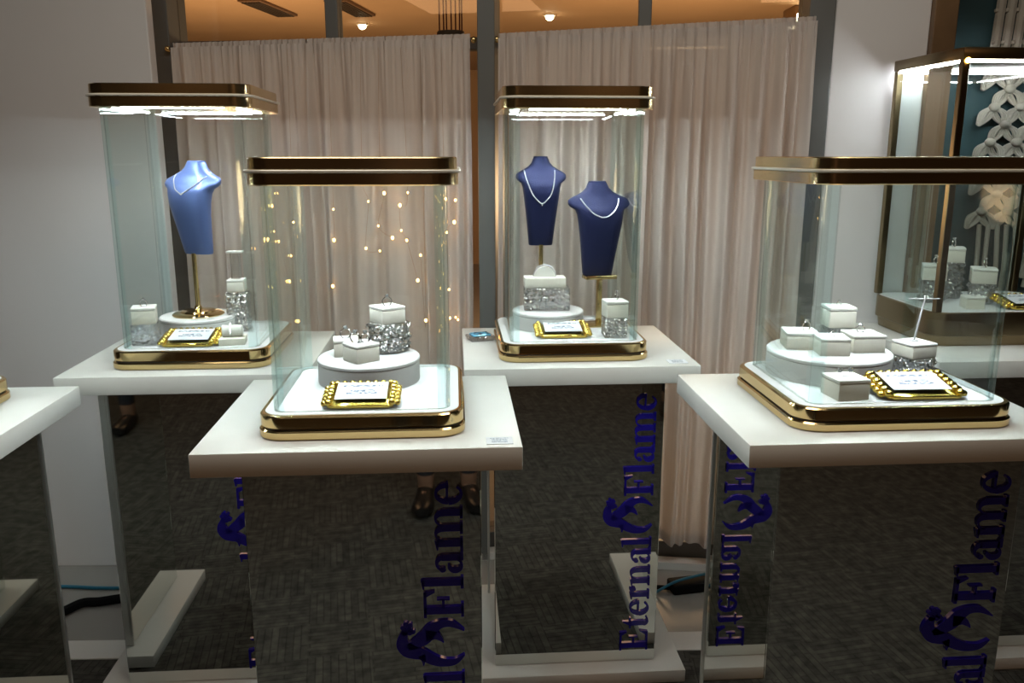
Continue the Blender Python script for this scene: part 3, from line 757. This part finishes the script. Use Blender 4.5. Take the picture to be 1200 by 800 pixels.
earring(inC('R', -.084, -.113, PZ + .0438), 'earring at the left end of the front cream box')
earring(inC('R', -.060, -.111, PZ + .0438), 'earring at the right end of the front cream box')
crystal_round(.047, .042, inC('R', .170, .055, PZ), 'round crystal block near the right glass of the right front case', 'crystal_fine')
ring_box(.068, .034, inC('R', .170, .055, PZ + .0425), 18, 'cream box under the thin earring stand in the right front case', G)
t = thing('earring_stand', 'thin T-shaped earring stand on the cream box at the right', 'jewellery stand', inC('R', .170, .058, PZ + .0765), 0)
b = nb(); lathe(b, [(.010, 0), (.010, .0015), (.003, .003)], 20); link('foot', b, M['pearl'], t)
b = nb(); tube(b, [(0, 0, .002), (.018, .004, .105)], .0022, 8); link('stem', b, M['pearl'], t)
b = nb(); tube(b, [(-.020, .004, .098), (.050, .004, .098)], .0014, 8); link('crossbar', b, M['pearl'], t)

# left tall case
crystal_square(.062, .060, .058, inC('L', -.132, -.112, PZ), 8, 'clear square crystal block at the front left, beside the light blue bust', 'crystal', False)
b0 = ring_box(.060, .044, inC('L', -.132, -.112, PZ + .0585), 18, 'cream box raised on clear crystal beside the light blue bust', 'boxes beside the light blue bust')
ring(inC('L', -.132, -.112, PZ + .1018), 10, 'ring on the raised box beside the light blue bust', 'rings', 1.0)
crystal_square(.058, .058, .115, inC('L', .074, .055, PZ), 4, 'tall square crystal column behind the bracelet roll', 'crystal_fine')
ring_box(.046, .034, inC('L', .073, .055, PZ + .1155), 6, 'small cream box on top of the tall crystal column', 'boxes beside the light blue bust')
t = thing('reflection_stand', 'clear T-shape added in place of a reflection above the tall crystal column', 'jewellery stand', inC('L', .073, .058, PZ + .1500), YAW)  # T-shape modelled as a solid in place of a reflection in the case
b = nb(); box(b, -.013, .013, -.010, .010, 0, .074, .002); link('stem', b, M['acrylic'], t)
b = nb(); box(b, -.022, .022, -.014, .014, .074, .079, .001); link('top_plate', b, M['cushion'], t)
t = thing('bracelet_box', 'low white box with a white roll near the right front corner', 'bracelet box', inC('L', .098, -.122, PZ), R(12))
b = nb(); box(b, -.034, .034, -.030, .030, 0, .018, .002); link('box_body', b, M['boxwhite'], t)
b = nb()
loft(b, [[(x, .004 + .016 * math.cos(a), .034 + .016 * math.sin(a)) for a in [2 * PI * k / 24 for k in range(24)]] for x in (-.026, .026)]); link('roll', b, M['cushion'], t)
t = thing('bracelet', 'dark linked bracelet around the white roll in the tall left case', 'bracelet', inC('L', .098, -.122, PZ), R(12))
b = nb()
for k in range(20):
    a = 2 * PI * k / 20; ball(b, (-.004, .004 + .0175 * math.cos(a), .034 + .0175 * math.sin(a)), .0022, 1)
link('links', b, M['silver'], t)

# middle tall case
crystal_square(.135, .080, .066, inC('B', -.054, .048, PZ + .0502), 0, 'wide crystal block on the riser beside the two dark busts', 'crystal')
t = thing('bracelet_stand', 'white slab with half disc on the wide crystal block', 'bracelet stand', inC('B', -.060, .048, PZ + .1166), YAW)
b = nb(); box(b, -.060, .060, -.030, .030, 0, .030, .002); link('slab', b, M['boxwhite'], t)
b = nb()
half = [(.030 * math.cos(PI * k / 20), .030 * math.sin(PI * k / 20)) for k in range(21)]
loft(b, [[(x, y, .030 + z) for x, z in half] for y in (-.010, .010)]); link('half_disc', b, M['cushion'], t)
t = thing('bracelet', 'bright bracelet arched over the white half disc', 'bracelet', inC('B', -.060, .048, PZ + .1466), YAW)
b = nb()
for k in range(27):
    a = PI * k / 26; ball(b, (.0328 * math.cos(a), 0, .0328 * math.sin(a) + .002), .0022, 1)
link('links', b, M['pearl'], t)
crystal_square(.064, .060, .056, inC('B', .120, -.112, PZ), 4, 'square crystal block in the front right corner beside the dark busts', 'crystal_fine')
ring_box(.060, .046, inC('B', .120, -.112, PZ + .0565), 10, 'cream box raised on crystal in front of the lower dark bust', 'boxes beside the dark busts')
ring(inC('B', .124, -.112, PZ + .1018), 60, 'ring on the raised box before the lower dark bust', 'rings', 1.15)

# brass case pieces
XZ = TZ + .1018
def xp(lx, ly, z): p = Vector((*XC, 0)) + Matrix.Rotation(YAW, 4, 'Z') @ Vector((lx, ly, 0)); return (p.x, p.y, z)
G = 'ring boxes in the brass framed case'
for lx, ly, h, lab, lab2 in ((-.150, .00, .070, 'left of the three raised boxes in the brass case', 'left raised box of the brass case'), (-.055, .07, .115, 'highest of the three raised boxes in the brass case', 'highest box of the brass case'), (-.010, -.03, .062, 'right of the three raised boxes in the brass case', 'right raised box of the brass case')):
    crystal_round(.038, h, xp(lx, ly, XZ), 'round crystal block under the ' + lab2, 'crystal')
    ring_box(.068, .046, xp(lx, ly, XZ + h + .0005), -22, 'cream box, ' + lab, G)
    ring(xp(lx + .002, ly, XZ + h + .0458), 40, 'ring on the ' + lab2, 'rings', 1.3)
ring_box(.052, .036, xp(-.090, -.115, XZ), -8, 'low cream box at the front of the brass case', G)
ring(xp(-.090, -.115, XZ + .0352), 10, 'ring on the low box of the brass case', 'rings', 1.0)

# ------------------------------------------------------------------ busts and necklaces
SEC = [(0, .043, .020, .022), (.004, .045, .022, .022), (.06, .052, .026, .014), (.11, .059, .029, .006), (.148, .065, .032, .002), (.174, .069, .034, .005), (.187, .074, .033, .010), (.195, .088, .030, .015), (.202, .093, .028, .018), (.212, .092, .026, .023), (.219, .083, .025, .027), (.227, .064, .024, .031), (.236, .046, .024, .034), (.247, .034, .022, .037), (.258, .0290, .020, .039), (.262, .0265, .019, .0395)]
def bust_mesh(ws, hs, nse=2.6):
    b = nb(); loops = []
    for z, hw, d, off in SEC:
        l = []
        for k in range(48):
            a = 2 * PI * k / 48; c, s = math.cos(a), math.sin(a)
            l.append((math.copysign(abs(c) ** (2 / nse), c) * hw * ws, off + math.copysign(abs(s) ** (2 / nse), s) * d, z * hs))
        loops.append(l)
    loft(b, loops); return b
def sec_at(z, ws, hs):
    z = z / hs
    for a, c in zip(SEC, SEC[1:]):
        if a[0] <= z <= c[0]:
            t = (z - a[0]) / (c[0] - a[0]); return [a[i] * (1 - t) + c[i] * t for i in range(4)]
    return SEC[-1]
def front(x, z, ws, hs, nse=2.6):
    _, hw, d, off = sec_at(z, ws, hs); hw *= ws; q = min(abs(x) / hw, .98)
    return off - d * (1 - q ** nse) ** (1 / nse)
def make_bust(label, loc, deg, zb, ws, hs, mat, square):
    """zb: height of the torso's lower edge above loc"""
    t = thing('necklace_bust', label, 'jewellery bust', loc, R(deg), 'necklace busts')
    o = link('torso', bust_mesh(ws, hs), M[mat], t, loc=(0, 0, zb), angle=60)
    b = nb(); rprism(b, .0265 * ws, .0190, .0186, [(0, 0), (.003, .0005), (.004, .003)], 6); link('neck_cap', b, M[mat], o, loc=(0, .0395, .262 * hs))
    if square:
        b = nb(); box(b, -.047 * ws, .047 * ws, -.024, .024, zb - .010, zb + .0, .001); link('support_plate', b, M['gold_satin'], t)
        b = nb(); box(b, -.0075, .0075, -.0075, .0075, .006, zb - .010, .001); link('pole', b, M['gold_satin'], t)
        b = nb(); box(b, -.050, .050, -.040, .040, 0, .006, .0015); link('foot', b, M['gold_satin'], t)
    else:
        b = nb(); lathe(b, [(.0065, .010), (.0065, zb + .003)], 18); link('pole', b, M['gold_satin'], t)
        b = nb(); lathe(b, [(.070, 0), (.071, .003), (.066, .0065), (.050, .009), (.046, .013), (.030, .0145), (.012, .017), (.009, .026)], 48); link('foot', b, M['gold'], t)
    return t
def make_necklace(label, bust_loc, deg, zb, ws, hs, pts, rad, pend=False):
    t = thing('necklace', label, 'necklace', bust_loc, R(deg), 'diamond necklaces on busts')
    path = catmull(pts, 12); out = [Vector((x, front(x, z, ws, hs) - rad * .7, zb + z)) for x, z in path]
    # resample into beads
    b = nb(); step = rad * 1.7; acc = 0; last = out[0]; ball(b, last, rad, 1)
    for p in out[1:]:
        while (p - last).length >= step:
            last = last + (p - last).normalized() * step; ball(b, last, rad, 1)
    link('bead_chain', b, M['pearl'], t)
    if pend:
        mid = min(out, key=lambda q: q.z)
        b = nb(); ball(b, mid + Vector((0, -.001, -.003)), rad * 1.5, 1, (.8, .8, 1.4)); link('pendant', b, M['gem'], t)
    return t
lb = inC('L', -.036, .040, PZ + .0502)
make_bust('light blue leather bust alone in the tall left case', lb, -22, .172, 1.0, .97, 'leather', False)
make_necklace('V-shaped diamond necklace on the light blue bust', lb, -22, .172, 1.0, .97, [(-.050, .220), (-.048, .208), (-.030, .185), (-.004, .170), (.0, .168), (.004, .170), (.030, .188), (.056, .212), (.060, .216)], .0021)
b1 = inC('B', -.060, .155, PZ)
make_bust('higher dark navy bust at the left of the middle tall case', b1, 3, .226, .82, 1.0, 'suede', False)
make_necklace('deep V-shaped necklace on the higher dark bust', b1, 3, .226, .82, 1.0, [(-.052, .225), (-.046, .200), (-.030, .158), (-.012, .136), (0, .128), (.012, .136), (.028, .158), (.038, .200), (.040, .226)], .0023, True)
b2 = inC('B', .102, .045, PZ)
make_bust('lower dark navy bust at the right of the middle tall case', b2, 12, .150, 1.0, 1.02, 'suede', True)
make_necklace('rounded necklace on the lower dark bust', b2, 12, .150, 1.0, 1.02, [(-.060, .222), (-.050, .205), (-.030, .182), (-.010, .172), (.0, .171), (.012, .173), (.032, .186), (.048, .205), (.054, .222)], .0023)

# ------------------------------------------------------------------ things on the table tops
def slip(k, lx, ly, label):
    p = Vector((*POS[k], 0)) + Matrix.Rotation(YAW, 4, 'Z') @ Vector((lx, ly, 0))
    b = nb(); box(b, -.026, .026, -.020, .020, 0, .0012); o = link('paper_card', b, M['slip'], None, loc=(p.x, p.y, TZ + .0003), rot=(0, 0, YAW))
    tag(o, label, 'card', 'small paper cards on the pedestals')
slip('C', .272, -.232, 'small white paper card on the right front corner of the centre pedestal')
slip('B', .262, -.222, 'small white paper card on the pedestal of the two dark busts')
p = Vector((*POS['B'], 0)) + Matrix.Rotation(YAW, 4, 'Z') @ Vector((-.262, .09, 0))
t = thing('trinket_dish', 'small blue marbled glass dish left of the dark bust case', 'dish', (p.x, p.y, TZ + .0005), R(20))
b = nb(); rprism(b, .040, .032, .010, [(0, .006), (.004, .002), (.012, 0), (.014, .002)]); link('glass_dish', b, M['crystal'], t)
b = nb(); rprism(b, .030, .023, .008, [(.0142, .001), (.017, 0), (.020, .004)]); link('blue_filling', b, M['bluecrystal'], t)

# ------------------------------------------------------------------ cables on the floor by the window
def cable(name, pts, rad, mat, label):
    b = nb(); tube(b, catmull(pts, 8), rad, 8); o = link(name, b, M[mat]); tag(o, label, 'cable', 'cables on the window floor'); return o
cable('power_cable', [(-1.68, 2.44, .018), (-1.58, 2.455, .018), (-1.50, 2.50, .018), (-1.455, 2.565, .018), (-1.40, 2.575, .018), (-1.32, 2.60, .018), (-1.15, 2.63, .018), (-.8, 2.72, .018)], .016, 'cord_black', 'thick black power cable on the floor beside the light blue bust pedestal')
cable('data_cable', [(-1.95, 2.70, .008), (-1.6, 2.695, .008), (-1.45, 2.685, .008), (-1.30, 2.69, .008), (-.9, 2.73, .008)], .0065, 'cord_blue', 'thin blue cable along the foot of the white pier')
cable('data_cable', [(.50, 2.655, .007), (.56, 2.655, .044), (.62, 2.68, .050), (.70, 2.715, .046), (.78, 2.74, .02), (.9, 2.75, .007)], .005, 'cord_blue', 'thin blue cable lying over the black adapter')
t = thing('power_adapter', 'black power adapter on the floor beside the dark bust pedestal', 'power adapter', (.632, 2.69, .001), R(12))
b = nb(); box(b, -.080, .085, -.035, .035, 0, .036, .008); link('adapter_body', b, M['cord_black'], t)
b = nb(); tube(b, catmull([(-.078, 0, .014), (-.12, .02, .010), (-.16, .03, .009)], 6), .008, 8); link('lead', b, M['cord_black'], t)
b = nb(); tube(b, catmull([(.083, 0, .014), (.12, .03, .010), (.17, .06, .009), (.24, .05, .009)], 6), .009, 8); link('lead', b, M['cord_black'], t)

# ------------------------------------------------------------------ macrame hanging on the teal wall
t = thing('macrame_hanging', 'cream knotted macrame hanging against the dark teal wall', 'wall hanging', wp(1.86, .185, 0), WY)
b = nb(); tube(b, [(-.30, 0, 2.25), (.6, 0, 2.25)], .012, 10); link('dowel', b, M['wood'], t)
b = nb()                                                   # vertical cords above
for k in range(14):
    x = -.17 + k * .034; tube(b, [(x, random.uniform(-.004, .004), 2.24), (x + .004, -.006, 2.0), (x - .002, 0, 1.78)], .0155, 8)
for z in (2.16, 2.06, 1.96, 1.86):
    for k in range(30): ball(b, (-.18 + k * .016, -.008, z), .009, 1)
link('twisted_cords', b, M['rope'], t)
b = nb()                                                   # knotted lattice
nrow, ncol = 9, 6
for r_ in range(nrow):
    for c_ in range(ncol):
        x = -.150 + c_ * .085 + (.0425 if r_ % 2 else 0); z = 1.77 - r_ * .058
        ball(b, (x, -.006, z), .019, 2, (1, .7, .8))
        for sx in (-1, 1):
            for d in (-.008, 0, .008):
                tube(b, catmull([(x + d * .4, 0, z), (x + sx * .034 + d, -.004, z - .020), (x + sx * .0425 + d * .4, 0, z - .058)], 5), .0052, 6)
                tube(b, catmull([(x + d * .4, 0, z - .004), (x + sx * .014 + d, .003, z - .036), (x + sx * .0425 + d * .4, 0, z - .060)], 5), .0048, 6)
link('knotted_lattice', b, M['rope'], t)
b = nb()
for k in range(16):
    x = -.15 + k * .03; z0 = 1.26; L_ = .34 + .16 * math.sin(k * .9)
    tube(b, catmull([(x, 0, z0), (x + random.uniform(-.012, .012), -.01, z0 - L_ * .5), (x + random.uniform(-.02, .02), 0, z0 - L_)], 5), [.008] * 5 + [.010] * 5 + [.012], 7)
link('tassels', b, M['rope'], t)

# ------------------------------------------------------------------ the photographer, seen only in the mirrors
def person():
    t = thing('person', 'person in dark trousers and black shoes mirrored in the front centre pedestal', 'person', (0, 0, 0), 0)
    J = {'pelvis': (0, -.40, .93, .135), 'waist': (0, -.41, 1.06, .125), 'chest': (0, -.40, 1.24, .14), 'neckb': (0, -.385, 1.40, .075), 'neck': (0, -.365, 1.46, .052), 'headb': (0, -.345, 1.53, .075), 'head': (0, -.345, 1.62, .092), 'headt': (0, -.35, 1.70, .065)}
    E = [('pelvis', 'waist'), ('waist', 'chest'), ('chest', 'neckb'), ('neckb', 'neck'), ('neck', 'headb'), ('headb', 'head'), ('head', 'headt')]
    for s, n in ((-1, 'l'), (1, 'r')):
        J.update({n + 'hip': (s * .09, -.40, .88, .092), n + 'knee': (s * .095, -.37, .49, .060), n + 'shin': (s * .095, -.385, .32, .056), n + 'ank': (s * .095, -.395, .10, .040), n + 'heel': (s * .095, -.405, .05, .034), n + 'toe': (s * .115, -.24, .032, .030),
                  n + 'sho': (s * .175, -.395, 1.37, .062), n + 'elb': (s * .235, -.30, 1.13, .044), n + 'wri': (s * .085, -.115, 1.36, .030), n + 'palm': (s * .062, -.105, 1.43, .030)})
        E += [('pelvis', n + 'hip'), (n + 'hip', n + 'knee'), (n + 'knee', n + 'shin'), (n + 'shin', n + 'ank'), (n + 'ank', n + 'heel'), (n + 'heel', n + 'toe'), ('neckb', n + 'sho'), (n + 'sho', n + 'elb'), (n + 'elb', n + 'wri'), (n + 'wri', n + 'palm')]
        for f in range(4):
            a = (s * (.058 - .002 * f), -.090, 1.450 - .004 + f * .012, .0085); c = (s * .050, -.062 + .0, 1.452 + f * .014, .0080); d = (s * .034, -.064, 1.454 + f * .014, .0072)
            J.update({f'{n}f{f}a': a, f'{n}f{f}b': c, f'{n}f{f}c': d}); E += [(n + 'palm', f'{n}f{f}a'), (f'{n}f{f}a', f'{n}f{f}b'), (f'{n}f{f}b', f'{n}f{f}c')]
        J.update({n + 'ta': (s * .050, -.118, 1.445, .0105), n + 'tb': (s * .036, -.118, 1.478, .0085)}); E += [(n + 'palm', n + 'ta'), (n + 'ta', n + 'tb')]
    ks = list(J); me = bpy.data.meshes.new('body'); me.from_pydata([J[k][:3] for k in ks], [(ks.index(a), ks.index(c)) for a, c in E], [])
    o = bpy.data.objects.new('body', me); COL.objects.link(o)
    sk = o.modifiers.new('skin', 'SKIN'); sk.use_smooth_shade = True
    for v, k in zip(me.skin_vertices[0].data, ks): v.radius = (J[k][3], J[k][3]); v.use_root = (k == 'pelvis')
    o.modifiers.new('sub', 'SUBSURF').levels = 2
    dg = bpy.context.evaluated_depsgraph_get(); bm = nb(); bm.from_mesh(o.evaluated_get(dg).to_mesh())
    bpy.data.objects.remove(o)
    for f in bm.faces:
        c = f.calc_center_median()
        if c.z > 1.41 and abs(c.x) < .16 and c.y < -.2 or c.y > -.235 and c.z > .3: f.material_index = 0
        elif c.z > .98: f.material_index = 1
        elif c.z > .13: f.material_index = 2
        else: f.material_index = 0
    bo = link('body', bm, [M['skin'], M['shirt'], M['trouser'], M['shoe']], t, angle=180)
    for s in (-1, 1):
        b = nb(); pr = [(-.455, .030, .050), (-.44, .040, .056), (-.39, .042, .058), (-.33, .040, .046), (-.27, .048, .040), (-.215, .047, .036), (-.19, .030, .026)]
        loft(b, [[(s * (.095 + (y + .40) * .12) + hw * math.cos(a), y, max(.002, .036 + hh * math.sin(a) * .75)) for a in [2 * PI * k / 20 for k in range(20)]] for y, hw, hh in pr]); link('shoe', b, M['shoe'], t)
    b = nb(); ball(b, (0, -.355, 1.655), .112, 3, (.93, 1.0, .95))
    for v in list(b.verts):
        if v.co.z < 1.62 and v.co.y > -.33 or v.co.z < 1.54 or (v.co.y > -.275 and v.co.z < 1.70): v.co = Vector((v.co.x * .8, min(v.co.y, -.36), max(v.co.z, 1.55)))
    link('hair', b, M['hair'], t)
    b = nb(); ball(b, (0, -.245, 1.595), .016, 2, (.8, 1, 1.3)); link('nose', b, M['skin'], t)
    for s in (-1, 1):
        b = nb(); ball(b, (s * .093, -.345, 1.60), .026, 2, (.35, .7, 1.1)); link('ear', b, M['skin'], t)
        b = nb(); ball(b, (s * .034, -.262, 1.622), .012, 2); link('eye', b, M['hair'], t)
    b = nb(); ball(b, (0, -.262, 1.552), .018, 2, (1.2, .5, .4)); link('mouth', b, M['cord_red'], t)
    ph = thing('phone', 'black phone held up in both hands', 'phone', (0, -.085, 1.42), 0)
    b = nb(); box(b, -.040, .040, -.004, .004, 0, .150, .003); link('phone_body', b, M['cord_black'], ph)
    b = nb(); box(b, -.037, .037, -.0048, -.0041, .004, .146); link('screen', b, M['rail'], ph)
    return t
person().location = (-.02, .06, 0)
